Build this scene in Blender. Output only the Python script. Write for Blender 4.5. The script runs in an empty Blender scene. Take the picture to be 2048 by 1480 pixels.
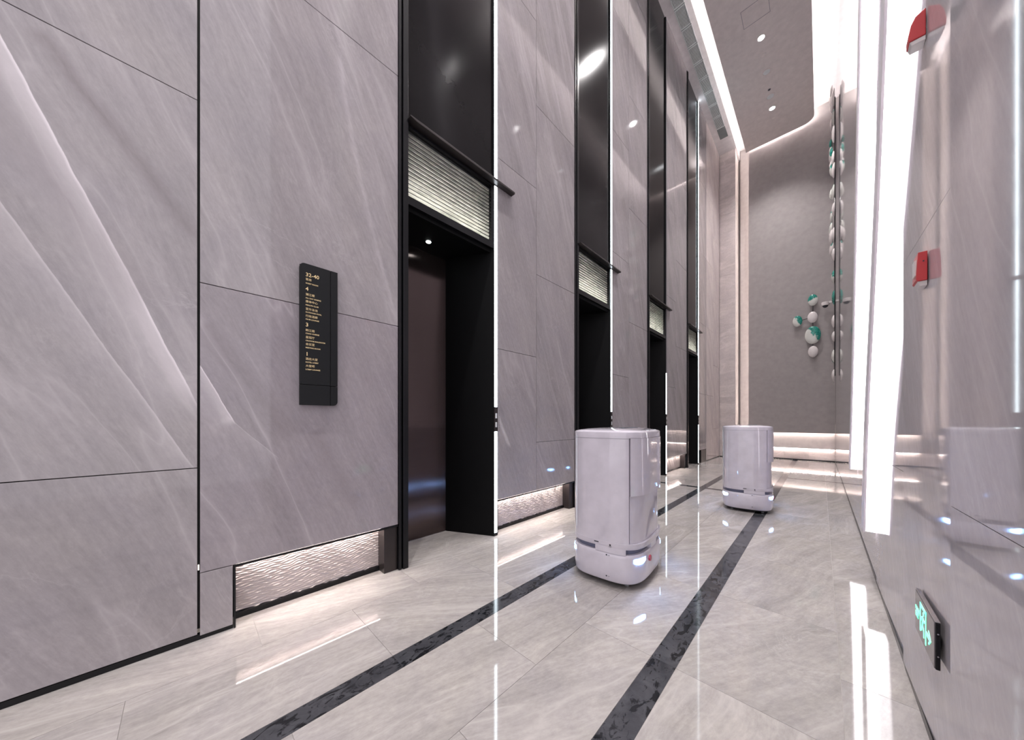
import bpy, bmesh, math, random
from mathutils import Vector, Matrix
R = math.radians
S = bpy.context.scene
COL = S.collection
random.seed(7)

# ------------------------------------------------------------------ camera, world, exposure
cam_d = bpy.data.cameras.new('camera'); cam = bpy.data.objects.new('camera', cam_d); COL.objects.link(cam)
cam_d.sensor_width = 36.0; cam_d.lens = 635.75 / 2048 * 36.0
cam_d.shift_y = (841 - 740) / 2048.0
cam_d.clip_start = 0.02; cam_d.clip_end = 200
cam.location = (0, 0, 1.1); cam.rotation_euler = (R(90), 0, R(44.189))
S.camera = cam
S.view_settings.view_transform = 'Standard'
try: S.view_settings.look = 'None'
except Exception: pass
S.view_settings.gamma = 1.0; S.view_settings.use_curve_mapping = False
S.view_settings.exposure = 0.5
S.cycles.max_bounces = 6; S.cycles.diffuse_bounces = 3; S.cycles.glossy_bounces = 4; S.cycles.transmission_bounces = 3
S.cycles.use_light_tree = False; S.cycles.adaptive_threshold = 0.02; S.cycles.caustics_reflective = False; S.cycles.caustics_refractive = False
W = bpy.data.worlds.new('lobby_light'); S.world = W; W.use_nodes = True
bgn = W.node_tree.nodes['Background']; bgn.inputs[0].default_value = (0.95, 0.92, 0.97, 1); bgn.inputs[1].default_value = 0.95

def area(name, loc, rot, sx, sy, power, col):
    d = bpy.data.lights.new(name, 'AREA'); d.shape = 'RECTANGLE'; d.size = sx; d.size_y = sy; d.energy = power; d.color = col
    o = bpy.data.objects.new(name, d); o.location = loc; o.rotation_euler = rot; COL.objects.link(o); return o
WARM = (1.0, 0.93, 0.90)
# cove lights lying on top of the floating ceiling panel, shining up and outwards
area('cove_light', (-1.56, 4.3, 9.12), (R(180), R(-25), 0), 0.08, 14.0, 28, WARM)
area('cove_light', (-0.16, 4.3, 9.12), (R(180), R(25), 0), 0.08, 14.0, 50, WARM)
area('cove_light', (-0.86, 11.46, 9.12), (R(155), 0, 0), 1.3, 0.08, 16, WARM)
def downlight_lamp(y):
    d = bpy.data.lights.new('downlight_beam', 'SPOT'); d.energy = 480; d.spot_size = R(100); d.spot_blend = 0.9; d.color = (1.0, 0.955, 0.95); d.shadow_soft_size = 0.06
    o = bpy.data.objects.new('downlight_beam', d); o.location = (-0.885, y, 8.985); COL.objects.link(o)
DOWN_Y = [10.353 - 2.064 * k for k in range(7)]
for y in DOWN_Y: downlight_lamp(y)

# ------------------------------------------------------------------ node helpers
class NT:
    def __init__(s, name):
        s.m = bpy.data.materials.new(name); s.m.use_nodes = True; s.t = s.m.node_tree; s.n = s.t.nodes; s.l = s.t.links
        s.b = s.n['Principled BSDF']
    def new(s, t, **k):
        n = s.n.new(t)
        for a, v in k.items(): setattr(n, a, v)
        return n
    def put(s, sock, v):
        if isinstance(v, bpy.types.NodeSocket): s.l.new(v, sock)
        elif v is not None:
            if isinstance(v, (tuple, list)) and len(v) == 3 and sock.type == 'RGBA': v = (*v, 1)
            sock.default_value = v
    def math(s, op, a, b=None, c=None, clamp=False):
        n = s.new('ShaderNodeMath', operation=op, use_clamp=clamp)
        s.put(n.inputs[0], a); s.put(n.inputs[1], b); s.put(n.inputs[2], c); return n.outputs[0]
    def vmath(s, op, a, b=None, out=0):
        n = s.new('ShaderNodeVectorMath', operation=op); s.put(n.inputs[0], a); s.put(n.inputs[1], b)
        return n.outputs['Value'] if op == 'DOT_PRODUCT' else n.outputs[out]
    def noise(s, vec, scale, detail=4, rough=.55, dist=0.0):
        n = s.new('ShaderNodeTexNoise'); s.put(n.inputs['Vector'], vec)
        n.inputs['Scale'].default_value = scale; n.inputs['Detail'].default_value = detail; n.inputs['Roughness'].default_value = rough; n.inputs['Distortion'].default_value = dist
        return n.outputs['Fac']
    def mapping(s, vec, loc=(0,0,0), rot=(0,0,0), sc=(1,1,1)):
        n = s.new('ShaderNodeMapping'); s.put(n.inputs['Vector'], vec)
        n.inputs['Location'].default_value = loc; n.inputs['Rotation'].default_value = rot; n.inputs['Scale'].default_value = sc
        return n.outputs[0]
    def ramp(s, fac, stops):
        n = s.new('ShaderNodeValToRGB'); s.put(n.inputs[0], fac); e = n.color_ramp.elements
        while len(e) < len(stops): e.new(0.5)
        for i, (p, c) in enumerate(stops):
            e[i].position = p
            if not isinstance(c, (tuple, list)): c = (c, c, c)
            e[i].color = (*c, 1)
        return n.outputs[0]
    def mix(s, fac, a, b, mode='MIX'):
        n = s.new('ShaderNodeMix', data_type='RGBA', blend_type=mode); s.put(n.inputs[0], fac); s.put(n.inputs[6], a); s.put(n.inputs[7], b); return n.outputs[2]
    def pos(s): return s.new('ShaderNodeNewGeometry').outputs['Position']
    def rnd(s): return s.new('ShaderNodeObjectInfo').outputs['Random']
    def bump(s, h, strength, dist=0.01):
        n = s.new('ShaderNodeBump'); n.inputs['Strength'].default_value = strength; n.inputs['Distance'].default_value = dist
        s.put(n.inputs['Height'], h); s.l.new(n.outputs[0], s.b.inputs['Normal'])
    def set(s, **k):
        for a, v in k.items(): s.put(s.b.inputs[a.replace('_', ' ')], v)
        return s

def plain(name, col, rough=.5, metal=0.0, spec=.5, **k):
    t = NT(name); t.set(Base_Color=col, Roughness=rough, Metallic=metal); t.b.inputs['Specular IOR Level'].default_value = spec
    # a whisper of procedural tone variation
    v = t.noise(t.pos(), 9.0, 3); c = t.mix(1.0, col, t.ramp(v, [(.3, .93), (.7, 1.05)]), 'MULTIPLY'); t.set(Base_Color=c)
    for a, v in k.items(): t.put(t.b.inputs[a.replace('_', ' ')], v)
    return t.m
def glow(name, col, strength):
    t = NT(name); t.set(Base_Color=(.8, .8, .8), Emission_Color=col, Emission_Strength=strength); return t.m

# --- stone: diagonal veined grey marble; streaks = real veins with a place of their own in the slab
def stone(name, base, ang, veins=(), rough=.055, axis='X', contrast=1.0, scale=1.0, ior=1.5, white=.5, perob=True, turn=0.0):
    t = NT(name); p = t.pos()
    if perob:
        off = t.vmath('SCALE', (3.7, 5.1, 7.3)); n = off.node; t.put(n.inputs['Scale'], t.rnd())
        p2 = t.vmath('ADD', p, t.vmath('SCALE', off)) if False else t.vmath('ADD', p, off)
    else: p2 = p
    rot = (ang, 0, 0) if axis == 'X' else (0, 0, ang)
    rm = t.mapping(p2, rot=rot)
    if turn:
        vr = t.new('ShaderNodeVectorRotate', rotation_type='Z_AXIS'); t.put(vr.inputs['Vector'], rm)
        t.put(vr.inputs['Angle'], t.math('MULTIPLY', t.math('SUBTRACT', t.math('FRACT', t.math('MULTIPLY', t.rnd(), 17.0)), .5), turn)); rm = vr.outputs[0]
    wob = t.noise(p2, 1.1 * scale, 2)
    wv = t.vmath('SCALE', (1, 1, 1)); t.put(wv.node.inputs['Scale'], t.math('MULTIPLY', wob, .16))
    st = (1, 5.0, .7) if axis == 'X' else (5.0, .7, 1)
    wq = t.vmath('ADD', rm, wv)
    q = t.mapping(wq, sc=tuple(a * scale for a in st))
    st3 = (1, 11, 1.1) if axis == 'X' else (11, 1.1, 1)
    big = t.noise(q, .9, 3, .6); fine = t.noise(t.mapping(wq, sc=tuple(a * scale for a in st3)), 3.2, 5, .72); blot = t.noise(p2, 2.0 * scale, 4, .65, .5)
    st2 = (1, 7, .8) if axis == 'X' else (7, .8, 1)
    vq = t.mapping(wq, sc=tuple(a * .32 * scale for a in st2))
    vn = t.noise(vq, 1.0, 4, .5, .2)
    vein = t.ramp(t.math('ABSOLUTE', t.math('SUBTRACT', vn, .5)), [(0.0, 1.0), (.006, .4), (.03, 0.0)])
    web = t.noise(t.mapping(rm, sc=(1, 1.7, .9) if axis == 'X' else (1.7, .9, 1)), 1.7 * scale, 6, .62, 1.0)
    webv = t.ramp(t.math('ABSOLUTE', t.math('SUBTRACT', web, .5)), [(0.0, 1.0), (.008, .25), (.02, 0.0)])
    grain = t.noise(t.mapping(wq, sc=(1, 2.2, 1) if axis == 'X' else (2.2, 1, 1)), 26, 5, .7)
    c = contrast
    tone = t.ramp(big, [(.25, 1 - .15 * c), (.5, 1.0), (.75, 1 + .10 * c)])
    tone2 = t.ramp(fine, [(.28, 1 - .10 * c), (.72, 1 + .09 * c)])
    tone3 = t.ramp(blot, [(.3, (1 - .07 * c, 1 - .07 * c, 1 - .05 * c)), (.7, (1 + .05 * c, 1 + .05 * c, 1 + .03 * c))])
    col = t.mix(1, t.mix(1, t.mix(1, base, tone, 'MULTIPLY'), tone2, 'MULTIPLY'), tone3, 'MULTIPLY')
    col = t.mix(1, col, t.ramp(grain, [(.3, 1 - .09 * c), (.7, 1 + .08 * c)]), 'MULTIPLY')
    patch = t.ramp(t.noise(p2, 1.1, 2), [(.45, 0.0), (.65, 1.0)])
    light = tuple(min(1, b * 1.3 + .03) for b in base)
    col = t.mix(t.math('MULTIPLY', vein, white), col, light)
    col = t.mix(t.math('MULTIPLY', t.math('MULTIPLY', webv, patch), white * .8), col, light)
    for (y0, z0, y1, z1, w, amt, tint, sharp) in veins:
        L = math.hypot(y1 - y0, z1 - z0); dy, dz = (y1 - y0) / L, (z1 - z0) / L
        nrm = (0, dz, -dy)
        d = t.math('SUBTRACT', t.vmath('DOT_PRODUCT', p, nrm), nrm[1] * y0 + nrm[2] * z0)
        al = t.math('SUBTRACT', t.vmath('DOT_PRODUCT', p, (0, dy, dz)), dy * y0 + dz * z0)
        wn = t.noise(p, 3.0, 5, .6)
        d = t.math('ADD', d, t.math('MULTIPLY', t.math('SUBTRACT', wn, .5), .025 if sharp else .07))
        if sharp: f = t.ramp(t.math('ADD', t.math('MULTIPLY', d, 1 / w), .2), [(0.185, 0.0), (.2, 1.0), (.24, .5), (.5, .2), (1.0, 0.0)])
        else: f = t.ramp(t.math('MULTIPLY', t.math('ABSOLUTE', d), 1 / w), [(0.0, 1.0), (.45, .6), (1.0, 0.0)])
        e = t.math('MULTIPLY', t.ramp(t.math('MULTIPLY', al, 1 / L), [(0.0, 0.0), (.04, 1.0), (.9, 1.0), (1.0, 0.0)]), amt)
        if not sharp: e = t.math('MULTIPLY', e, t.ramp(fine, [(.35, .4), (.65, 1.0)]))
        col = t.mix(t.math('MULTIPLY', f, e), col, tint)
    rr = t.ramp(fine, [(.3, rough * .9), (.7, rough * 1.15)])
    t.set(Base_Color=col, Roughness=rr, IOR=ior)
    return t.m

WALLC = (.335, .306, .317)
VW = (.80, .74, .77); VD = (.20, .17, .18)
M = {}
AN = R(-24)
M['stone'] = stone('grey_veined_stone', WALLC, AN)
M['stone_a'] = stone('grey_veined_stone_bold', WALLC, AN, veins=[
    (-.56, 2.75, .06, 1.13, .22, .95, VW, True), (-.62, 2.20, .06, .80, .18, .42, VW, True),
    (-.42, 2.66, .06, 1.98, .05, .75, VD, False), (-.60, 2.45, -.1, 1.6, .10, .45, VD, False)])
M['stone_b'] = stone('grey_veined_stone_mauve', (.315, .282, .302), AN, veins=[
    (.05, 1.38, .19, 1.08, .14, .85, VW, True), (.15, 1.13, .38, .88, .12, .22, VW, True), (.55, 1.05, .80, .50, .07, .5, VD, False), (.06, 1.60, .45, .98, .07, .5, VD, False)], white=.75)
M['stone_far'] = stone('pale_lit_stone', (.64, .565, .55), AN, rough=.12)  # pale stone, base lifted to stand in for light on far wall and pilaster
M['stone_right'] = stone('polished_pale_stone', (.55, .51, .535), R(28), rough=.035, ior=1.75, contrast=.6, white=.3)
M['tile'] = stone('beige_floor_marble', (.40, .372, .355), R(17), rough=.045, axis='Z', contrast=1.35, scale=1.1, white=.5, ior=1.6, turn=.6)
def dark_stripe():
    t = NT('dark_floor_marble'); off = t.vmath('SCALE', (3.1, 5.3, 1.0)); t.put(off.node.inputs['Scale'], t.rnd()); p = t.vmath('ADD', t.pos(), off)
    a = t.noise(p, 7, 6, .65, 1.0); b = t.noise(t.mapping(p, sc=(1.6, .8, 1)), 16, 5, .6, 1.6)
    c = t.ramp(a, [(.3, (.03, .031, .036)), (.6, (.066, .067, .075)), (.8, (.10, .10, .11))])
    c = t.mix(t.ramp(b, [(.53, 0.0), (.60, 1.0)]), c, (.010, .011, .013))
    t.set(Base_Color=c, Roughness=.08, IOR=1.55); return t.m
M['stripe'] = dark_stripe()
M['grout'] = plain('floor_grout', (.42, .39, .37), .6)
M['black'] = plain('black_metal', (.006, .006, .0075), .25, 0, .3)
M['black_matte'] = plain('black_recess', (.003, .003, .0035), .5, 0, .12)
M['bronze'] = plain('dark_bronze_metal', (.05, .042, .042), .3, .6)
M['backing'] = plain('wall_backing', (.02, .02, .02), .8)
M['smoke'] = plain('smoked_dark_panel', (.010, .009, .0097), .14, 0.0, .13)
M['led'] = glow('cool_led', (.80, .93, 1.0), 7.0)
M['led_off'] = plain('led_unlit', (.10, .10, .11), .4)
M['led_warm'] = glow('warm_led', (1.0, .86, .80), 20.0)
M['white_paint'] = plain('white_ceiling_paint', (.80, .76, .77), .7)
M['grey_paint'] = plain('grey_ceiling_panel', (.74, .68, .665), .8)
M['grey_wall'] = plain('grey_beige_wall_cover', (.36, .328, .322), .75)
M['white_ledge'] = plain('white_ledge', (.78, .72, .70), .5)
M['grille'] = plain('aluminium_grille', (.72, .75, .76), .4, .0)
M['grille_dark'] = plain('grille_shadow', (.22, .24, .245), .6)
M['shell'] = plain('glossy_white_shell', (.66, .62, .69), .07, 0, .5, Coat_Weight=.6, Coat_Roughness=.03)
M['shell_dark'] = plain('slot_interior', (.16, .17, .26), .4)
M['seam'] = plain('panel_seam', (.30, .29, .33), .5)
M['rubber'] = plain('black_rubber', (.015, .015, .016), .6)
M['wheel'] = plain('grey_wheel', (.42, .42, .45), .4)
M['eye'] = glow('blue_white_lamp', (.20, .45, 1.0), 42.0)
M['mark'] = plain('printed_mark', (.03, .03, .04), .5)
M['red_button'] = plain('red_button', (.45, .03, .07), .3)
M['red'] = plain('red_plastic', (.56, .045, .05), .35)
M['red_dark'] = plain('dark_red_plastic', (.2, .015, .02), .4)
M['sign'] = plain('charcoal_sign', (.010, .0105, .012), .5, 0, .22)
M['gold'] = plain('gold_lettering', (.85, .66, .36), .4)
M['exit_face'] = plain('exit_face_glass', (.16, .14, .15), .12)
M['exit_green'] = glow('exit_green', (.06, 1.0, .48), 1.15)
M['chrome'] = plain('chrome', (.7, .7, .72), .12, 1.0)
M['lamp_on'] = glow('downlight_lens', (.95, .97, 1.0), 14.0)
M['fin'] = glow('light_ribbon', (1.0, .965, .985), 5.5)
M['fin_side'] = plain('ribbon_housing', (.82, .78, .82), .35)
M['rod'] = plain('grey_rod', (.07, .065, .065), .4)
M['disc'] = plain('white_ceramic', (.72, .67, .66), .25)
def disc_green():
    t = NT('green_glazed_ceramic'); tc = t.new('ShaderNodeTexCoord').outputs['Object']
    off = t.vmath('SCALE', (3, 4, 5)); t.put(off.node.inputs['Scale'], t.rnd())
    n = t.noise(t.vmath('ADD', tc, off), 9, 4); r = t.rnd(); a = t.math('MULTIPLY', r, 40.0)
    xyz = t.new('ShaderNodeSeparateXYZ'); t.put(xyz.inputs[0], tc)
    d = t.math('ADD', t.math('MULTIPLY', xyz.outputs[0], t.math('COSINE', a)), t.math('MULTIPLY', xyz.outputs[1], t.math('SINE', a)))
    f = t.ramp(t.math('ADD', t.math('MULTIPLY', d, 3.0), n), [(.50, 0.0), (.60, 1.0)])
    n2 = t.noise(tc, 30, 3); g = t.ramp(n2, [(.35, (.0, .14, .11)), (.7, (.05, .36, .29))])
    t.set(Base_Color=t.mix(f, (.66, .66, .62), g), Roughness=.2); return t.m
M['disc_green'] = disc_green()
def transom():
    t = NT('layered_art_glass'); p = t.pos()
    n = t.noise(t.mapping(p, sc=(1, 3, 30)), 2.2, 3, .6); b = t.noise(t.mapping(p, sc=(1, 12, 50)), 2.0, 2, .6)
    c = t.mix(t.ramp(n, [(.3, 0.0), (.7, 1.0)]), (.26, .27, .25), (.62, .62, .58)); c = t.mix(1, c, t.ramp(b, [(.3, .85), (.7, 1.12)]), 'MULTIPLY')
    t.set(Base_Color=c, Roughness=.25)
    tr = t.new('ShaderNodeBsdfTranslucent'); t.put(tr.inputs[0], c); mx = t.new('ShaderNodeMixShader'); mx.inputs[0].default_value = .75
    t.l.new(t.b.outputs[0], mx.inputs[1]); t.l.new(tr.outputs[0], mx.inputs[2]); t.l.new(mx.outputs[0], t.n['Material Output'].inputs[0]); return t.m
M['glassbar'] = transom()
def brushed():
    t = NT('brushed_bronze_door'); p = t.pos(); n = t.noise(t.mapping(p, sc=(1, 2, 240)), 2.5, 3)
    t.set(Base_Color=t.mix(n, (.085, .064, .062), (.13, .10, .096)), Metallic=.9, Roughness=.2)
    t.b.inputs['Anisotropic'].default_value = .85; tg = t.new('ShaderNodeTangent', direction_type='RADIAL', axis='Z'); t.l.new(tg.outputs[0], t.b.inputs['Tangent'])
    return t.m
M['door'] = brushed()
def ripple():
    t = NT('rippled_plaster'); t.set(Base_Color=(.62, .545, .53), Roughness=.55); return t.m
M['ripple'] = ripple()

# ------------------------------------------------------------------ mesh helpers
def box(bm, x0, x1, y0, y1, z0, z1):
    v = [bm.verts.new(p) for p in ((x0,y0,z0),(x1,y0,z0),(x1,y1,z0),(x0,y1,z0),(x0,y0,z1),(x1,y0,z1),(x1,y1,z1),(x0,y1,z1))]
    for f in ((3,2,1,0),(4,5,6,7),(0,1,5,4),(1,2,6,5),(2,3,7,6),(3,0,4,7)): bm.faces.new([v[i] for i in f])
def prism(bm, pts, axis, a, b):
    # pts in the plane across 'axis'; order for x: (y,z)  y: (x,z)  z: (x,y)
    def P(u, w, h): return {'x': (h, u, w), 'y': (u, h, w), 'z': (u, w, h)}[axis]
    A = [bm.verts.new(P(u, w, a)) for u, w in pts]; B = [bm.verts.new(P(u, w, b)) for u, w in pts]; n = len(pts)
    bm.faces.new(A); bm.faces.new(B[::-1])
    for i in range(n): bm.faces.new((A[i], B[i], B[(i+1) % n], A[(i+1) % n]))
def cyl(bm, c, r, h, axis='z', n=24, r2=None):
    r2 = r if r2 is None else r2
    def P(a, rr, t):
        u, w = rr * math.cos(a), rr * math.sin(a)
        q = {'z': (u, w, t), 'x': (t, u, w), 'y': (u, t, w)}[axis]; return (c[0]+q[0], c[1]+q[1], c[2]+q[2])
    A = [bm.verts.new(P(2*math.pi*i/n, r, 0)) for i in range(n)]; B = [bm.verts.new(P(2*math.pi*i/n, r2, h)) for i in range(n)]
    bm.faces.new(A); bm.faces.new(B[::-1])
    for i in range(n): bm.faces.new((A[i], B[i], B[(i+1) % n], A[(i+1) % n]))
def mk(name, build, mat, parent=None, loc=None, bevel=0, smooth=False, keep_world=False):
    bm = bmesh.new(); build(bm); bmesh.ops.recalc_face_normals(bm, faces=bm.faces)
    me = bpy.data.meshes.new(name); bm.to_mesh(me); bm.free()
    me.materials.append(M[mat] if isinstance(mat, str) else mat)
    o = bpy.data.objects.new(name, me); COL.objects.link(o)
    if loc: o.location = loc
    if parent:
        o.parent = parent
        if keep_world: o.matrix_parent_inverse = Matrix.Translation(-parent.location)
    if bevel:
        b = o.modifiers.new('bevel', 'BEVEL'); b.width = bevel; b.segments = 2; b.limit_method = 'ANGLE'; b.angle_limit = R(40)
    if smooth:
        for f in me.polygons: f.use_smooth = True
        me.set_sharp_from_angle(angle=R(smooth if smooth is not True else 35))
    return o
def B(name, b, mat, parent=None, **k): return mk(name, lambda bm: box(bm, *b), mat, parent, **k)
def struct(o): o['kind'] = 'structure'; return o
def tag(o, label, cat, group=None):
    o['label'] = label; o['category'] = cat
    if group: o['group'] = group
    return o
def thing(name, loc, label, cat, group=None):
    o = bpy.data.objects.new(name, None); o.location = loc; o.empty_display_size = .1; COL.objects.link(o); return tag(o, label, cat, group)
def copy_tree(o, parent=None):
    c = o.copy(); COL.objects.link(c)
    if parent: c.parent = parent; c.matrix_parent_inverse = o.matrix_parent_inverse.copy()
    for ch in o.children: copy_tree(ch, c)
    return c

XL, XR, YB = -2.23, .27, 11.8      # left wall face, right wall face, back wall
P0, PITCH = 1.12, 2.335            # first elevator portal, spacing
G = .002

# ------------------------------------------------------------------ floor
floor = struct(B('floor', (-2.9, 3.0, -4.0, 12.4, -.08, -.003), 'grout'))
def tile(x0, x1, y0, y1, mat='tile', name='tile'):
    g = .0007
    return B(name, (x0+g, x1-g, y0+g, y1-g, -.02, 0), mat, floor)
STEP = .84
def strip(x0, x1, first, ya=-4.0, yb=12.0, mat='tile', name='tile'):
    ys = [ya]; y = first - STEP * 20
    while y < yb:
        if y > ya + .02: ys.append(y)
        y += STEP
    ys.append(yb)
    for a, b in zip(ys[:-1], ys[1:]): tile(x0, x1, a, b, mat, name)
CY0, CY1 = 5.85, 5.955
for ya, yb in ((-4.0, CY0), (CY1, 12.0)):
    strip(-2.9, -1.955, .262, ya, yb); strip(-1.955, -1.435, -.163, ya, yb)
    strip(-1.335, -.92, .262, ya, yb); strip(-.92, -.568, -.163, ya, yb)
    strip(-1.435, -1.335, -.163, ya, yb, 'stripe', 'border_tile')
strip(-.568, -.462, -.163, -4, 8.0, 'stripe', 'border_tile'); strip(-.568, -.462, -.163, 8.1, 12.0, 'stripe', 'border_tile')
for ya, yb in ((-4.0, 8.0), (8.1, 12.0)):
    strip(-.462, .06, -.163, ya, yb); strip(.06, .30, .262, ya, yb)
for x0, x1 in ((-2.9, -1.955), (-1.955, -1.1), (-1.1, -.568)): tile(x0, x1, CY0, CY1, 'stripe', 'border_tile')
for x0, x1 in ((-.568, -.15), (-.15, .30)): tile(x0, x1, 8.0, 8.1, 'stripe', 'border_tile')
for k in range(6): strip(.30 + k*.45, .75 + k*.45, .262 if k % 2 else -.163, -4.0, .7)

# ------------------------------------------------------------------ left wall
def backing(bm):
    segs = [(-4.0, P0 - .03)] + [(P0 + PITCH*i + .97, P0 + PITCH*(i+1) - .03) for i in range(3)] + [(P0 + PITCH*3 + .97, 11.40)]
    for a, b in segs: box(bm, -2.75, -2.36, a, b, 0, 9.2); box(bm, -2.36, -2.255, a, b, .36, 9.2)
    box(bm, -2.95, -2.75, -4.0, 12.2, 0, 9.6)
wall_left = struct(mk('wall_left', backing, 'backing'))
def panel(y0, y1, z0, z1, mat='stone'):
    return B('stone_panel', (-2.254, XL, y0+G, y1-G, z0+G, z1-G), mat, wall_left, bevel=.0012)
def column(y0, y1, zs, mats=None):
    for i, (a, b) in enumerate(zip(zs[:-1], zs[1:])): panel(y0, y1, a, b, (mats or {}).get(i, 'stone'))
ODD = [.335, .863, 2.697, 4.545, 6.38, 8.2, 9.2]; EVEN = [.335, 1.792, 3.632, 5.46, 7.3, 9.2]
column(-1.015, .0445, [.03, .863, 2.697, 4.545, 6.38, 8.2, 9.2], {1: 'stone_a'})
column(-2.08, -1.018, [.03, 1.792, 3.632, 5.46, 7.3, 9.2]); column(-3.14, -2.083, [.03, .863, 2.697, 4.545, 6.38, 8.2, 9.2])
column(.0505, 1.093, EVEN, {0: 'stone_b'}); panel(.0505, .178, .02, .335)
for i in range(3):
    a = P0 + PITCH*i + .975; m = P0 + PITCH*i + 1.555; b = P0 + PITCH*(i+1) - .027
    column(a, m, EVEN); column(m, b, ODD)
a = P0 + PITCH*3 + .975
column(9.86, 10.62, [.02, 1.792, 3.632, 5.46, 7.3, 9.2], {k: 'stone_far' for k in range(6)}); column(10.62, 11.38, [.02, .863, 2.697, 4.545, 6.38, 8.2, 9.2], {k: 'stone_far' for k in range(7)})
column(a, 9.86, EVEN)
def slot_light(bm): box(bm, -2.256, -2.250, .045, .050, .345, .372)
M['gap_led'] = glow('gap_lamp', (1.0, .9, .82), 1.2)
tag(mk('gap_lamp', slot_light, 'gap_led'), 'tiny warm light in the vertical joint left of the nearest glowing niche', 'light')
struct(B('baseboard_left', (-2.262, -2.236, -4.0, .178, 0, .026), 'black'))
struct(B('baseboard_left', (-2.262, -2.236, 9.86, 11.4, 0, .02), 'black'))

# low lit niches under the stone panels
def ripple_wall(y0, y1):
    def f(bm):
        ny, nz = int((y1-y0)/.009), 80; g = []
        for j in range(nz+1):
            row = []
            for i in range(ny+1):
                y = y0 + (y1-y0)*i/ny; z = .03 + .34*j/nz
                ph = 3.1*math.sin(y*17 + z*9) + 1.7*math.sin(y*43 + z*31 + 1.0) + .8*math.sin(y*97 - z*50)
                d = .0042*math.sin(z*470 + ph) + .0020*math.sin(z*290 - y*90 + ph*.7)
                row.append(bm.verts.new((-2.345 + d, y, z)))
            g.append(row)
        for j in range(nz):
            for i in range(ny): bm.faces.new((g[j][i], g[j][i+1], g[j+1][i+1], g[j+1][i]))
    return f
M['niche_led'] = glow('niche_lamp', (1.0, .88, .82), 31.0)
def niche(y0, y1, label, end=True):
    t = thing('light_niche', (-2.3, (y0+y1)/2, 0), label, 'light niche', 'low glowing niches under the stone wall')
    ye = y1 - .095 if end else y1
    k = dict(keep_world=True)
    o = mk('rippled_back', ripple_wall(y0, ye), 'ripple', t, smooth=180, **k)
    B('floor_trim', (-2.36, -2.326, y0, ye, 0, .03), 'black', t, **k)
    def edge(bm): box(bm, -2.262, -2.2285, y0, y1, .322, .333); box(bm, -2.262, -2.2285, y0-.008, y0, .0, .333)
    mk('edge_trim', edge, 'black', t, **k)
    B('light_strip', (-2.315, -2.285, y0+.01, ye, .352, .36), 'niche_led', t, **k)
    B('end_plate', (-2.36, -2.245, ye, y1, 0, .321), 'bronze', t, **k)
    return t
niche(.188, 1.09, 'low glowing rippled niche beneath the directory sign')
niche(P0+.976, P0+PITCH-.03, 'low glowing niche between the two nearest elevators, left of the near robot')
niche(P0+PITCH+.976, P0+2*PITCH-.03, 'low glowing niche between second and third elevators, behind the near robot')
niche(P0+2*PITCH+.976, P0+3*PITCH-.03, 'small low glowing niche just before the farthest elevator')
B_end = B('plinth_block', (-2.36, -2.236, 9.36, 9.855, 0, .33), 'bronze', wall_left)

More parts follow.
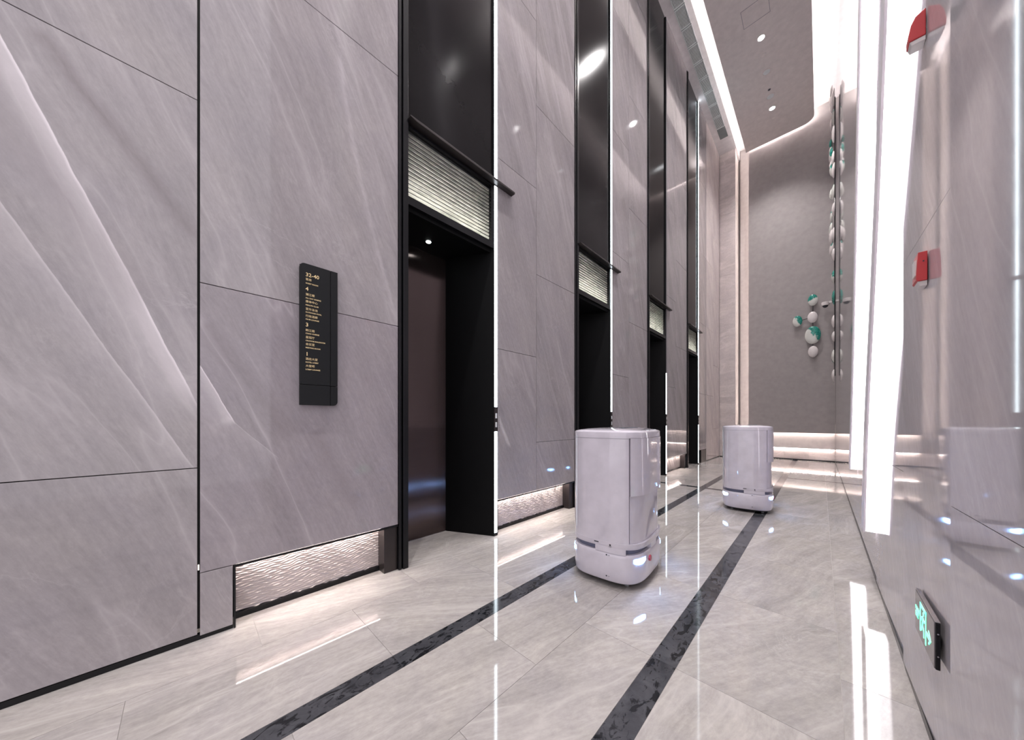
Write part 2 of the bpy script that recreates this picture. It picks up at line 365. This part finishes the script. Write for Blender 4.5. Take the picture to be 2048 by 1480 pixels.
# ------------------------------------------------------------------ elevator portals (local: x out of the wall, y along it)
def portal(i, label, lit=True):
    t = thing('elevator', (XL, P0 + PITCH*i, 0), label, 'elevator', 'elevator portals along the stone wall')
    def post(bm): box(bm, -.3, .012, -.026, -.006, 0, 9.2); box(bm, -.3, -.008, -.006, .004, 0, 9.2); box(bm, -.3, .02, .004, .044, 0, 9.2)
    mk('post', post, 'black', t, bevel=.002)
    B('upper_panel', (-.3, -.02, .044, .925, 3.37, 9.2), 'smoke', t)
    def can(bm):
        prism(bm, [(.044, 3.357), (.10, 3.347), (1.165, 3.347), (1.165, 3.366), (.044, 3.366)], 'x', -.02, .052)
    mk('canopy', can, 'bronze', t, bevel=.002)
    def frame(bm):
        box(bm, -.06, -.002, .044, .925, 2.735, 2.795); box(bm, -.06, -.004, .898, .925, 2.795, 3.338); box(bm, -.06, -.004, .044, .9, 3.318, 3.338)
        box(bm, -.30, -.22, .044, .925, 2.735, 3.36)
    mk('transom_frame', frame, 'black', t)
    tr = B('transom_back', (-.22, -.20, .05, .898, 2.80, 3.318), 'transom_dark', t)
    n = 16; h = (3.318-2.797)/n
    me = None
    for k in range(n):
        z = 2.797 + h*k
        if me is None:
            sl = mk('glass_bar', lambda bm: prism(bm, [(-.045, 0), (-.039, .002), (-.036, h*.3), (-.039, h*.60), (-.045, h*.60)], 'y', .048, .898), 'glassbar', tr); me = sl
        else: sl = me.copy(); COL.objects.link(sl)
        sl.location = (0, 0, z)
    B('transom_lamp', (-.15, -.11, .06, .89, 2.797, 2.806), 'transom_led', t)
    B('soffit', (-.46, -.03, .02, .95, 2.70, 2.735), 'black_matte', t)
    mk('downlight', lambda bm: cyl(bm, (-.29, .40, 2.696), .022, .006, 'z', 20), 'lamp_small', t)
    B('door_leaf', (-.50, -.455, .04, .705, .004, 2.70), 'door', t)
    def jr(bm): prism(bm, [(-.455, .692), (0, .925), (0, .965), (-.30, .965), (-.50, .80), (-.50, .692)], 'z', 0, 2.735)
    mk('jamb', jr, 'black_matte', t)
    B('jamb', (-.50, -.02, .0, .044, 0, 2.735), 'black_matte', t)
    B('threshold', (-.52, -.45, .04, .70, -.005, .004), 'chrome', t)
    def led(z0, z1, m): B('light_strip', (-.001, .004, .934, .966, z0, z1), m, t)
    led(.03, .995, 'led')
    if lit: led(1.229, 3.336, 'led'); led(3.368, 9.19, 'led')
    else: led(1.229, 2.05, 'led'); led(2.052, 3.336, 'led_off'); led(3.368, 9.19, 'led_off')
    B('strip_channel', (-.30, -.001, .925, .972, 0, 9.2), 'black', t)
    B('strip_foot', (-.02, .006, .925, .970, 0, .03), 'black', t)
    cp = B('call_panel', (-.02, .008, .927, .970, .995, 1.229), 'bronze', t)
    for z in (1.06, 1.145):
        B('call_button', (.008, .011, .938, .958, z-.024, z+.024), 'grille', cp)
    def holes(bm):
        for k in range(13): cyl(bm, (.0, .998, 1.0 + k*.0165), .0032, .0012, 'x', 8)
    h_ = mk('speaker_holes', holes, 'mark', t); h_['kind'] = 'stuff'
    return t
M['transom_dark'] = plain('transom_backing', (.05, .05, .048), .5)
M['transom_led'] = glow('transom_lamp', (1.0, .95, .90), 62.0)
M['lamp_small'] = glow('small_downlight', (.9, 1.0, .97), 6.0)
portal(0, 'nearest elevator, dark doorway beside the directory sign')
portal(1, 'second elevator, dark doorway half hidden by the near robot')
portal(2, 'third elevator, its light strip lit only low down', lit=False)
portal(3, 'farthest elevator, narrow dark doorway beside the pale end wall')

# ------------------------------------------------------------------ right wall: polished stone
def back_r(bm): box(bm, .31, .5, .75, 12.2, 0, 9.6)
wall_right = struct(mk('wall_right', back_r, 'backing'))
cols = [.75, 1.485, 2.226, 3.217, 4.2, 5.2, 6.2, 7.3, 8.4, 9.5, 10.6, 11.8]
TILT = {0: 1.9, 1: 1.2, 2: .6}
for k, (a, b) in enumerate(zip(cols[:-1], cols[1:])):
    zs = [.03, 1.792, 3.632, 5.46, 7.3, 9.5] if k % 2 else [.03, .863, 2.697, 4.545, 6.38, 8.2, 9.5]
    for z0, z1 in zip(zs[:-1], zs[1:]):
        o = mk('stone_panel', lambda bm: box(bm, 0, .03, -(b-a)/2+.001, (b-a)/2-.001, z0+.001, z1-.001), 'stone_right', wall_right, loc=(XR, (a+b)/2, 0))
        o.rotation_euler.z = R(TILT.get(k, 0))
struct(B('baseboard_right', (.268, .32, .75, 11.8, 0, .03), 'black'))

# light ribbons: slim glowing fins that lean across the right wall
def smooth_path(pts, n=40):
    out = []
    for i in range(len(pts)-1):
        p0 = Vector(pts[max(i-1, 0)]); p1 = Vector(pts[i]); p2 = Vector(pts[i+1]); p3 = Vector(pts[min(i+2, len(pts)-1)])
        for k in range(n if i == len(pts)-2 else n):
            u = k/n; out.append(.5*((2*p1) + (-p0+p2)*u + (2*p0-5*p1+4*p2-p3)*u*u + (-p0+3*p1-3*p2+p3)*u**3))
    out.append(Vector(pts[-1])); return out
def ribbon(pts, w, d, label):
    t = thing('light_ribbon', (XR, pts[0][0], pts[0][1]), label, 'wall light', 'leaning light ribbons on the polished wall')
    path = smooth_path(pts, 10)
    def sweep(prof):
        def f(bm):
            rings = []
            for q in path: rings.append([bm.verts.new((XR - x, q[0] + y, q[1] + (.0))) for x, y in prof])
            n = len(prof)
            for r0, r1 in zip(rings[:-1], rings[1:]):
                for i in range(n): bm.faces.new((r0[i], r0[(i+1) % n], r1[(i+1) % n], r1[i]))
            bm.faces.new(rings[0]); bm.faces.new(rings[-1][::-1])
        return f
    k = dict(keep_world=True)
    mk('diffuser', sweep([(0.0, 0), (d*.85, 0), (d*.85, w), (0.0, w)]), 'fin', t, **k)
    mk('housing', sweep([(d*.85, -.04), (d, -.045), (d, w+.02), (d*.85, w+.02)]), 'fin_side', t, **k)
ribbon([(4.774, .60), (4.436, 1.293), (4.014, 2.543), (3.568, 4.235), (3.2, 6.2), (2.95, 9.0)], .10, .062, 'farther leaning white light ribbon on the polished wall')
ribbon([(3.217, .35), (3.022, 1.072), (2.597, 1.998), (2.226, 2.963), (1.8, 4.5), (1.5, 6.2), (1.3, 9.0)], .10, .066, 'nearer and broader leaning white light ribbon on the polished wall')

# ------------------------------------------------------------------ ceiling
def ceil(bm):
    box(bm, -2.9, -1.80, -4.0, 12.2, 9.2, 9.6); box(bm, -1.80, 3.0, -4.0, 12.2, 9.42, 9.6)
ceiling = struct(mk('ceiling', ceil, 'white_paint'))
def cpanel(bm):
    x0, x1, y1, r = -1.585, -.125, 11.54, .22
    pts = [(x0, -4.0), (x1, -4.0)] + [(x1 - r + r*math.cos(a), y1 - r + r*math.sin(a)) for a in [R(9*k) for k in range(11)]] + [(x0, y1)]
    prism(bm, pts, 'z', 9.0, 9.06)
trim_1 = struct(mk('trim_1', cpanel, 'grey_paint')); trim_1['label'] = 'floating grey ceiling panel edged with light'
def hatch(bm):
    for b in ((-1.12, -.70, 7.50, 7.507), (-1.12, -.70, 7.87, 7.877), (-1.12, -1.113, 7.5, 7.877), (-.707, -.70, 7.5, 7.877)): box(bm, b[0], b[1], b[2], b[3], 8.997, 9.0)
tag(mk('access_hatch', hatch, 'seam'), 'faint square access hatch outline in the grey ceiling panel', 'hatch')
def round_fitting(name, y, r, label, cat, mat, lens=None, dx=0, group=None):
    t = thing(name, (-.885+dx, y, 9.0), label, cat, group)
    def ring(bm):
        n = 28; rr = [(r, 0), (r, -.008), (r*.78, -.010), (r*.72, -.002)]
        rings = [[bm.verts.new((q*math.cos(2*math.pi*i/n), q*math.sin(2*math.pi*i/n), z)) for i in range(n)] for q, z in rr]
        for a, b in zip(rings[:-1], rings[1:]):
            for i in range(n): bm.faces.new((a[i], a[(i+1) % n], b[(i+1) % n], b[i]))
    mk('ring', ring, mat, t, smooth=30)
    mk('lens' if lens == 'lamp_on' else 'cover', lambda bm: cyl(bm, (0, 0, -.003), r*.74, .002, 'z', 28), lens or mat, t)
for k, y in enumerate(DOWN_Y):
    lab = {0: 'lit downlight nearest the back wall in the grey ceiling panel', 1: 'lit downlight at the top of the picture in the grey ceiling panel'}.get(k, 'ceiling downlight, %s from the back wall, overhead' % ['', '', 'third', 'fourth', 'fifth', 'sixth', 'seventh'][k])
    round_fitting('downlight', y, .075, lab, 'downlight', 'white_ledge', 'lamp_on', group='ceiling downlights in a row')
round_fitting('ceiling_speaker', 9.19, .085, 'round ceiling speaker nearer the front downlight', 'speaker', 'grey_paint', 'grille', group='ceiling speakers')
round_fitting('ceiling_speaker', 9.946, .095, 'round ceiling speaker nearer the back downlight', 'speaker', 'grey_paint', 'grille', group='ceiling speakers')
round_fitting('smoke_detector', 8.716, .045, 'small round detector between front downlight and front ceiling speaker', 'detector', 'white_ledge', 'white_ledge')
round_fitting('sprinkler', 9.72, .03, 'tiny dark sprinkler between the two round ceiling speakers', 'sprinkler', 'seam', 'mark')
round_fitting('smoke_detector', 10.705, .04, 'small round detector just behind the back downlight', 'detector', 'white_ledge', 'white_ledge')
# linear air grille
gt = thing('air_grille', (-1.99, 6.5, 9.2), 'long slatted air grille set in the white ceiling strip', 'air grille')
GX0, GX1 = -2.09, -1.90
def gsec(bm):
    L = .43
    box(bm, -.095, .095, 0, .02, -.012, 0); box(bm, -.095, .095, L-.02, L, -.012, 0); box(bm, -.095, -.088, 0, L, -.014, 0); box(bm, .088, .095, 0, L, -.014, 0)
    for k in range(9):
        x = -.078 + k*.0195; box(bm, x-.004, x+.004, .02, L-.02, -.010, -.002)
B('grille_tray', (-.095, .095, -5.6, 4.27, -.003, -.001), 'grille_dark', gt)
sec = mk('grille_section', gsec, 'grille', gt, loc=(0, -5.6, -.001))
for k in range(1, 22):
    if -5.6 + k*.45 + .43 > 4.28: break
    o = sec.copy(); COL.objects.link(o); o.location = (0, -5.6 + k*.45, -.001)

# ------------------------------------------------------------------ back wall
def backw(bm):
    box(bm, -2.9, .5, 12.1, 12.3, 0, 9.6); box(bm, -1.79, .31, 11.98, 12.1, .30, 9.42)
wall_back = struct(mk('wall_back', backw, 'grey_wall'))
B('cover_panel', (-1.545, .268, 11.70, 11.76, .76, 9.42), 'grey_wall', wall_back)
B('ledge_band', (-1.545, .268, 11.85, 11.98, .33, 1.0), 'white_ledge', wall_back)
for k in range(4):
    x0 = -1.79 + k*.515; B('plinth_panel', (x0+.001, x0+.514, 11.91, 12.05, .03, .329), 'stone_far', wall_back)
struct(B('baseboard_back', (-1.8, .268, 11.89, 11.915, 0, .03), 'black'))
tag(B('ledge_lamp', (-1.5, .25, 11.775, 11.80, .80, .81), 'led_warm'), 'hidden warm light line under the grey back wall panel', 'light')
tag(B('plinth_lamp', (-1.5, .25, 11.862, 11.885, .322, .3295), 'led_warm'), 'hidden warm light line above the stone plinth of the back wall', 'light')
tag(B('panel_edge_lamp', (-1.535, -1.52, 11.765, 11.78, .8, 9.3), 'led_warm'), 'hidden vertical light line behind left edge of the grey back panel', 'light')
# pale stone pilaster at the end of the elevator wall
def pil(bm): box(bm, -2.5, -1.85, 11.43, 12.1, 0, 9.2)
pilaster = struct(mk('trim_2', pil, 'white_ledge'))
for z0, z1 in zip([.02, 1.808, 3.647, 5.486, 7.33], [1.808, 3.647, 5.486, 7.33, 9.2]):
    B('stone_panel', (-2.23, -1.83, 11.405, 11.43, z0+G, z1-G), 'stone_far', pilaster)
B('base_strip', (-2.23, -1.83, 11.40, 11.43, 0, .02), 'black', pilaster)

# ------------------------------------------------------------------ directory sign on the left wall
def text_mesh(name, s, size, mat, origin, right, up, parent, depth=.0008, bold=0.0):
    cu = bpy.data.curves.new(name, 'FONT'); cu.body = s; cu.size = size; cu.extrude = depth/2; cu.offset = bold; cu.resolution_u = 2
    o = bpy.data.objects.new(name, cu); COL.objects.link(o)
    dg = bpy.context.evaluated_depsgraph_get(); me = bpy.data.meshes.new_from_object(o.evaluated_get(dg))
    bpy.data.objects.remove(o)
    r, u = Vector(right), Vector(up); n = r.cross(u)
    mt = Matrix.Identity(4)
    for i in range(3): mt[i][0], mt[i][1], mt[i][2], mt[i][3] = r[i], u[i], n[i], origin[i]
    me.transform(mt); me.materials.clear(); me.materials.append(M[mat])
    q = bpy.data.objects.new(name, me); COL.objects.link(q); q.parent = parent; q.matrix_parent_inverse = Matrix.Translation(-parent.location); return q
sg = thing('directory_sign', (-2.215, .575, 1.19), 'tall black floor directory sign with gold lettering on the stone wall', 'sign')
k = dict(keep_world=True)
def arcpts(cx, cz, r, a0, a1, n=8): return [(cx + r*math.cos(R(a0+(a1-a0)*i/n)), cz + r*math.sin(R(a0+(a1-a0)*i/n))) for i in range(n+1)]
y0, y1, ym, zz0, zz1, zm = .472, .675, .634, 1.193, 2.036, 1.315
mk('main_plate', lambda bm: prism(bm, [(ym-.0015, zm+.0015), (ym-.0015, zz1)] + arcpts(y0+.025, zz1-.025, .025, 90, 180) + [(y0, zm+.0015)], 'x', -2.222, -2.200), 'sign', sg, **k)
B('side_plate', (-2.222, -2.200, ym+.0015, y1, zm+.0015, zz1), 'sign', sg, **k)
B('lower_plate', (-2.222, -2.200, y0, ym-.0015, zz0, zm-.0015), 'sign', sg, **k)
mk('corner_plate', lambda bm: prism(bm, [(ym+.0015, zz0)] + arcpts(y1-.025, zz0+.025, .025, -90, 0) + [(y1, zm-.0015), (ym+.0015, zm-.0015)], 'x', -2.222, -2.200), 'sign', sg, **k)
B('back_plate', (-2.230, -2.221, y0+.004, y1-.004, zz0+.004, zz1-.004), 'black_matte', sg, **k)
NUM, CJK, ENG = .031, .0160, .0105
ROWS = [('32-40', 550, NUM), ('客房', 559.7, CJK), ('GUEST ROOM', 567.5, ENG), ('4', 578.5, NUM), ('潮江楼', 590, CJK), ('ALL DAY DINING', 597, ENG),
        ('康体中心', 604, CJK), ('HEALTH CLUB', 611, ENG), ('室外泳池', 619, CJK), ('OUTDOOR POOL', 625.5, ENG), ('行政酒廊', 633, CJK), ('CLUB LOUNGE', 639.5, ENG),
        ('3', 650.5, NUM), ('韩江阁', 661.7, CJK), ('CHAO CUISINE', 668, ENG), ('皇冠厅', 675.7, CJK), ('CROWNE BALLROOM', 682.5, ENG), ('会议室', 689.5, CJK), ('MEETING ROOM', 696.5, ENG),
        ('1', 709, NUM), ('酒店大堂', 719, CJK), ('HOTEL LOBBY', 725.6, ENG), ('大堂吧', 733, CJK), ('LOBBY LOUNGE', 740, ENG)]
ROWS = [(s_, 1.972 - (y_ - 550)*.00298 - sz_*.36, sz_) for s_, y_, sz_ in ROWS]
for s, z, sz in ROWS:
    text_mesh('lettering', s, sz, 'gold', (-2.1994, .5, z), (0, 1, 0), (0, 0, 1), sg, bold=0.0 if sz == CJK else .0002 if sz < .02 else .0004)

# ------------------------------------------------------------------ delivery robots
def outline(a, b, n=5.0, N=420):
    raw = []
    for i in range(4000):
        t = 2*math.pi*i/4000; c, s = math.cos(t), math.sin(t)
        raw.append((a*math.copysign(abs(c)**(2/n), c), b*math.copysign(abs(s)**(2/n), s)))
    L = [0]
    for p, q in zip(raw, raw[1:] + raw[:1]): L.append(L[-1] + math.hypot(q[0]-p[0], q[1]-p[1]))
    out, j = [], 0
    for i in range(N):
        g = L[-1]*i/N
        while L[j+1] < g: j += 1
        out.append(raw[j % 4000])
    return out, L[-1]
RA, RB_ = .257, .33
OL, PER = outline(RA, RB_, 3.5)
NO = len(OL)
NRM = []
for i in range(NO):
    p, q = OL[i-1], OL[(i+1) % NO]; d = Vector((q[1]-p[1], -(q[0]-p[0]))).normalized(); NRM.append(d)
def off(i, d): i %= NO; return OL[i][0] + NRM[i].x*d, OL[i][1] + NRM[i].y*d
def idx(ang):   # index whose polar angle is nearest
    return min(range(NO), key=lambda i: abs((math.atan2(OL[i][1], OL[i][0]) - ang + math.pi) % (2*math.pi) - math.pi))
def loft(levels, cap=True):
    def f(bm):
        rings = [[bm.verts.new((*off(i, fn(i) if callable(fn) else fn), z)) for i in range(NO)] for z, fn in levels]
        for a, b in zip(rings[:-1], rings[1:]):
            for i in range(NO): bm.faces.new((a[i], a[(i+1) % NO], b[(i+1) % NO], b[i]))
        if cap: bm.faces.new(rings[0][::-1]); bm.faces.new(rings[-1])
    return f
def arc_shell(i0, i1, din, dout, z0, z1, taper=0):
    def f(bm):
        m = i1 - i0; cs = []
        for k in range(m+1):
            i = i0+k; e = taper*max(0, 1 - min(k, m-k)/7.0)
            cs.append([bm.verts.new((*off(i, d), z)) for d, z in ((din, z0+e), (dout, z0+e), (dout, z1), (din, z1))])
        for a, b in zip(cs[:-1], cs[1:]):
            for j in range(4): bm.faces.new((a[j], a[(j+1) % 4], b[(j+1) % 4], b[j]))
        bm.faces.new(cs[0]); bm.faces.new(cs[-1][::-1])
    return f
CORN = [idx(math.atan2(b, a)) for a, b in ((-RA, -RB_), (RA, -RB_), (RA, RB_), (-RA, RB_))]     # index of each rounded corner
per_m = NO / PER
def robot(loc, yaw, label):
    t = thing('delivery_robot', loc, label, 'robot', 'white delivery robots'); t.rotation_euler.z = yaw
    dA = idx(math.atan2(-RB_*.9, .195)); dB = idx(math.atan2(RB_*.9, .195))
    while dB < dA: dB += NO
    inarc = lambda i: dA <= i <= dB or dA <= i + NO <= dB
    # base: rounded shell with recessed slots round the corners
    slot = set()
    sl_l = (idx(math.atan2(-RB_, -.085)), -1); 
    def rng(c, back, fwd): return range(c - int(back*per_m), c + int(fwd*per_m))
    SLOT = [(CORN[0], .16, .20), (CORN[1], .05, .22), (CORN[2], .22, .05), (CORN[3], .05, .16)]
    for c, bk, fw in SLOT:
        for i in rng(c, bk, fw): slot.add(i % NO)
    rec = lambda i: -.035 if i in slot else -.002
    base = mk('base', loft([(.036, -.03), (.040, -.012), (.055, -.003), (.10, 0), (.205, .0), (.222, -.004), (.228, -.010), (.2285, rec), (.264, rec), (.2645, -.002), (.275, -.0005)]), 'shell', t, smooth=40)
    for c, bk, fw in SLOT:
        r = rng(c, bk, fw)
        mk('sensor_slot', arc_shell(r[0], r[-1], -.036, -.030, .2295, .2635), 'shell_dark', base)
    # body
    ins = lambda i: -.024 if inarc(i) else 0.0
    body = mk('body', loft([(.275, 0.0), (.300, 0.001), (.3005, ins), (.985, ins), (.9855, 0.0), (1.018, 0), (1.023, -.0015), (1.0245, -.004)]), 'shell', t, smooth=40)
    mk('top_cover', loft([(1.022, -.004), (1.027, -.006), (1.035, -.04), (1.042, -.09), (1.047, -.16)]), 'shell', t, smooth=60)
    B('screen', (.0, .10, -.14, .14, 1.0455, 1.0485), 'screen', t)
    ud = mk('upper_door', arc_shell(dA+1, dB-1, -.026, .004, .612, .984), 'shell', t, smooth=40)
    mk('lower_door', arc_shell(dA+1, dB-1, -.026, -.015, .3015, .608), 'shell', t, smooth=40)
    def seam(bm):
        for z in (.980,):
            for s0, s1 in ((dB, dA+NO),): arc_shell(s0, s1, -.001, .0006, z, z+.0025)(bm)
    mk('seam', seam, 'seam', body)
    # corner lamps, each mostly on one side of its corner
    for c, sgn in zip(CORN, (-1, 1, -1, 1)):
        lo, hi = (.085, .03) if sgn < 0 else (.0, .115)
        mk('corner_lamp', arc_shell(c - int(lo*per_m), c + int(hi*per_m), -.004, .0022, .168, .203, taper=.012), 'eye', base)
    # small prints on the face towards the camera
    yf = -RB_ - .0008
    def pr(nm, x, z, w, h, m='mark'): B(nm, (x-w/2, x+w/2, yf, yf+.01, z-h/2, z+h/2), m, base)
    def dot(x, z, r, m='mark', par=base): mk('printed_dot', lambda bm: cyl(bm, (x, yf, z), r, .01, 'y', 16), m, par)
    pr('printed_logo', -.02, .286, .032, .007); dot(.075, .283, .006); pr('printed_line', .075, .272, .016, .002)
    dot(.05, .213, .0045); dot(.05, .075, .0045); pr('printed_line', .066, .213, .012, .002, 'seam'); pr('printed_line', .066, .075, .012, .002, 'seam')
    # stop button on the side
    mk('stop_button', lambda bm: cyl(bm, (RA-.004, -.10, .175), .019, .012, 'x', 24), 'red_button', base)
    # undercarriage, wheels
    mk('chassis', loft([(.020, -.045), (.05, -.035)]), 'rubber', t)
    for sx in (-1, 1):
        for sy in (-1, 1):
            mk('wheel', lambda bm: cyl(bm, (sx*.15-.012, sy*.23, .021), .021, .024, 'x', 20), 'wheel', t, bevel=.003)
    return t
M['screen'] = plain('tablet_screen', (.05, .09, .12), .08)
robot((-1.093, 2.265, 0), .08, 'nearer white delivery robot with blue-white corner lights')
robot((-.677, 5.0, 0), .13, 'farther white delivery robot standing on the dark floor stripe')

# ------------------------------------------------------------------ fittings on the right wall
cp = thing('fire_call_point', (.26, 1.86, 1.59), 'red square fire call point on the polished wall below the sounder', 'fire alarm')
mk('housing', lambda bm: prism(bm, [(.268, 1.595), (.247, 1.595), (.243, 1.60), (.247, 1.697), (.268, 1.697)], 'y', 1.815, 1.885), 'red', cp, bevel=.002, **k)
mk('lower_skirt', lambda bm: prism(bm, [(.268, 1.578), (.252, 1.578), (.247, 1.5945), (.268, 1.5945)], 'y', 1.82, 1.88), 'disc', cp, **k)
B('glass_window', (.2415, .246, 1.828, 1.872, 1.62, 1.675), 'white_ledge', cp, **k)
mk('key_hole', lambda bm: cyl(bm, (.259, 1.8135, 1.663), .0022, .003, 'y', 12), 'mark', cp, **k)
sd = thing('alarm_sounder', (.25, 1.86, 2.46), 'red wedge-shaped alarm sounder high on the polished wall', 'fire alarm')
mk('housing', lambda bm: prism(bm, [(.268, 2.477), (.229, 2.477), (.228, 2.50), (.234, 2.535), (.244, 2.558), (.268, 2.572)], 'y', 1.837, 1.885), 'red', sd, bevel=.003, **k)
mk('lamp_lens', lambda bm: prism(bm, [(.268, 2.460), (.236, 2.460), (.231, 2.4765), (.268, 2.4765)], 'y', 1.840, 1.882), 'disc', sd, bevel=.002, **k)

ex = thing('exit_sign', (.258, 1.78, .315), 'green lit exit sign with running figure and arrow, low on the polished wall', 'exit sign')
EY0, EY1, EZ0, EZ1, EX = 1.632, 1.915, .322, .470, .256
B('case', (EX, .266, EY0, EY1, EZ0, EZ1), 'black', ex, bevel=.002, **k)
B('face_glass', (EX-.002, EX, EY0+.003, EY1-.003, EZ0+.003, EZ1-.003), 'exit_face', ex, **k)
B('top_edge', (EX-.001, .266, EY0+.002, EY1-.002, EZ1, EZ1+.002), 'chrome', ex, **k)
for z in (.365, .435): mk('screw', lambda bm: cyl(bm, (.261, EY0-.0015, z), .0022, .002, 'y', 10), 'chrome', ex, **k)
fx0, fx1 = EX-.0028, EX-.002
def face_poly(name, pts): return mk(name, lambda bm: prism(bm, pts, 'x', fx0, fx1), 'exit_green', ex, **k)
# seen from the corridor, +Y is to the left
def doorframe(bm):
    for b in ((1.742, 1.752, .340, .452), (1.822, 1.832, .352, .452), (1.742, 1.832, .440, .452)): box(bm, fx0, fx1, *b)
mk('pictogram_door', doorframe, 'exit_green', ex, **k)
def runner(bm):
    def limb(a, b, w):
        a, b = Vector(a), Vector(b); d = (b-a).normalized(); n = Vector((-d.y, d.x))*w/2
        prism(bm, [tuple(a-n), tuple(b-n), tuple(b+n), tuple(a+n)], 'x', fx0, fx1)
    cyl(bm, (fx0, 1.782, .428), .0075, fx1-fx0, 'x', 14)
    limb((1.786, .417), (1.794, .385), .014); limb((1.786, .415), (1.768, .405), .006); limb((1.768, .405), (1.760, .413), .006)
    limb((1.790, .413), (1.808, .408), .006); limb((1.808, .408), (1.814, .395), .006)
    limb((1.793, .388), (1.776, .372), .009); limb((1.776, .372), (1.774, .350), .008); limb((1.796, .388), (1.808, .365), .009); limb((1.808, .365), (1.822, .358), .008)
mk('pictogram_runner', runner, 'exit_green', ex, **k)
face_poly('arrow', [(1.735, .393), (1.697, .393), (1.710, .408), (1.700, .408), (1.674, .386), (1.700, .364), (1.710, .364), (1.697, .379), (1.735, .379)])
text_mesh('lettering', '安全出口', .016, 'exit_green', (fx0, 1.905, .402), (0, -1, 0), (0, 0, 1), ex, bold=0.0)
text_mesh('lettering', 'EXIT', .024, 'exit_green', (fx0, 1.902, .378), (0, -1, 0), (0, 0, 1), ex, bold=.0006)

# ------------------------------------------------------------------ ceramic disc art
def dish(r, d, n=28):
    def f(bm):
        prof = [(r*.0, d), (r*.4, d*.93), (r*.75, d*.65), (r*.94, d*.28), (r, 0), (r*.9, -d*.1)]
        rings = [[bm.verts.new((q*math.cos(2*math.pi*i/n), q*math.sin(2*math.pi*i/n), z)) for i in range(n)] if q > 0 else [bm.verts.new((0, 0, z))] for q, z in prof]
        for a, b in zip(rings[:-1], rings[1:]):
            for i in range(n):
                if len(a) == 1: bm.faces.new((a[0], b[i], b[(i+1) % n]))
                else: bm.faces.new((a[i], a[(i+1) % n], b[(i+1) % n], b[i]))
        bm.faces.new(rings[-1])
    return f
def rod(bm, a, b, w=.012):
    a, b = Vector(a), Vector(b); d = (b-a); L = d.length
    if L < 1e-4: return
    q = d.to_track_quat('Z', 'Y'); n = 8
    A = [bm.verts.new(a + q @ Vector((w*math.cos(2*math.pi*i/n), w*math.sin(2*math.pi*i/n), 0))) for i in range(n)]
    Bv = [bm.verts.new(b + q @ Vector((w*math.cos(2*math.pi*i/n), w*math.sin(2*math.pi*i/n), 0))) for i in range(n)]
    bm.faces.new(A); bm.faces.new(Bv[::-1])
    for i in range(n): bm.faces.new((A[i], Bv[i], Bv[(i+1) % n], A[(i+1) % n]))
YA = 11.62
wa = thing('disc_wall_art', (-.16, YA, 3.4), 'five round white and green ceramic discs on rods on back wall', 'wall art')
for x, z, r, m in ((-.156, 4.30, .15, 'disc_green'), (-.162, 3.845, .15, 'disc'), (-.156, 3.37, .235, 'disc_green'), (-.152, 2.93, .15, 'disc'), (-.46, 3.80, .15, 'disc_green')):
    o = mk('disc', dish(r, .03), m, wa, smooth=60); o.location = Vector((x, YA+.01, z)) - wa.location; o.rotation_euler = (R(90), 0, 0); o.scale = (.66, 1, 1)
mk('rod', lambda bm: rod(bm, (-.156, YA+.02, 2.95), (-.156, YA+.02, 4.3)), 'rod', wa, **k)
mk('rod', lambda bm: rod(bm, (-.46, YA+.02, 3.80), (-.162, YA+.02, 3.86)), 'rod', wa, **k)
def bracket(bm):
    for z in (4.3, 3.845, 3.37, 2.93): cyl(bm, (-.156, YA+.01, z), .02, .075, 'y', 10)
    cyl(bm, (-.46, YA+.01, 3.80), .02, .075, 'y', 10)
mk('standoff', bracket, 'rod', wa, **k)
ra = thing('disc_wall_art', (.2, 10.4, 2.2), 'tall chain of ceramic discs climbing the far end of polished wall', 'wall art')
rng_ = random.Random(3)
chain = [(10.6, 2.15, .15), (10.7, 2.62, .16), (10.5, 3.05, .12), (10.6, 3.42, .15), (10.5, 3.95, .17), (10.7, 4.5, .15), (10.5, 4.95, .14), (10.6, 5.45, .17), (10.4, 5.95, .15), (10.6, 6.45, .17), (10.5, 6.9, .16), (10.7, 7.3, .16), (10.5, 7.75, .18), (10.6, 8.2, .17), (10.5, 8.6, .18)]
for j, (y, z, r) in enumerate(chain):
    o = mk('disc', dish(r, .045), 'disc_green' if j in (1, 4, 5, 9, 13) else 'disc', ra, smooth=60); o.location = Vector((XR-.05, y, z)) - ra.location; o.rotation_euler = (0, R(-90), 0)
for j in range(26):
    z = rng_.uniform(5.2, 8.9); r = rng_.uniform(.10, .18)
    o = mk('disc', dish(r, .045), 'disc_green' if j % 3 == 0 else 'disc', ra, smooth=60); o.location = Vector((XR-.06-rng_.uniform(0, .03), rng_.uniform(10.6, 11.3), z)) - ra.location; o.rotation_euler = (R(rng_.uniform(-8, 8)), R(-90), 0)
for (ya, za, _), (yb, zb, _) in zip(chain[:-1], chain[1:]):
    mk('rod', lambda bm: rod(bm, (XR-.04, ya, za), (XR-.04, yb, zb)), 'rod', ra, **k)
dc = thing('security_camera', (.12, 11.5, 4.1), 'small white dome security camera near the back corner', 'camera')
def arm(bm): box(bm, .08, .272, 11.46, 11.54, 4.10, 4.15); cyl(bm, (.08, 11.5, 4.06), .075, .09, 'z', 24)
mk('bracket', arm, 'disc', dc, bevel=.01, **k)
def dome(bm): bmesh.ops.create_uvsphere(bm, u_segments=20, v_segments=12, radius=.055, matrix=Matrix.Translation((.08, 11.5, 4.06)))
mk('dome', dome, 'mark', dc, smooth=180, **k)
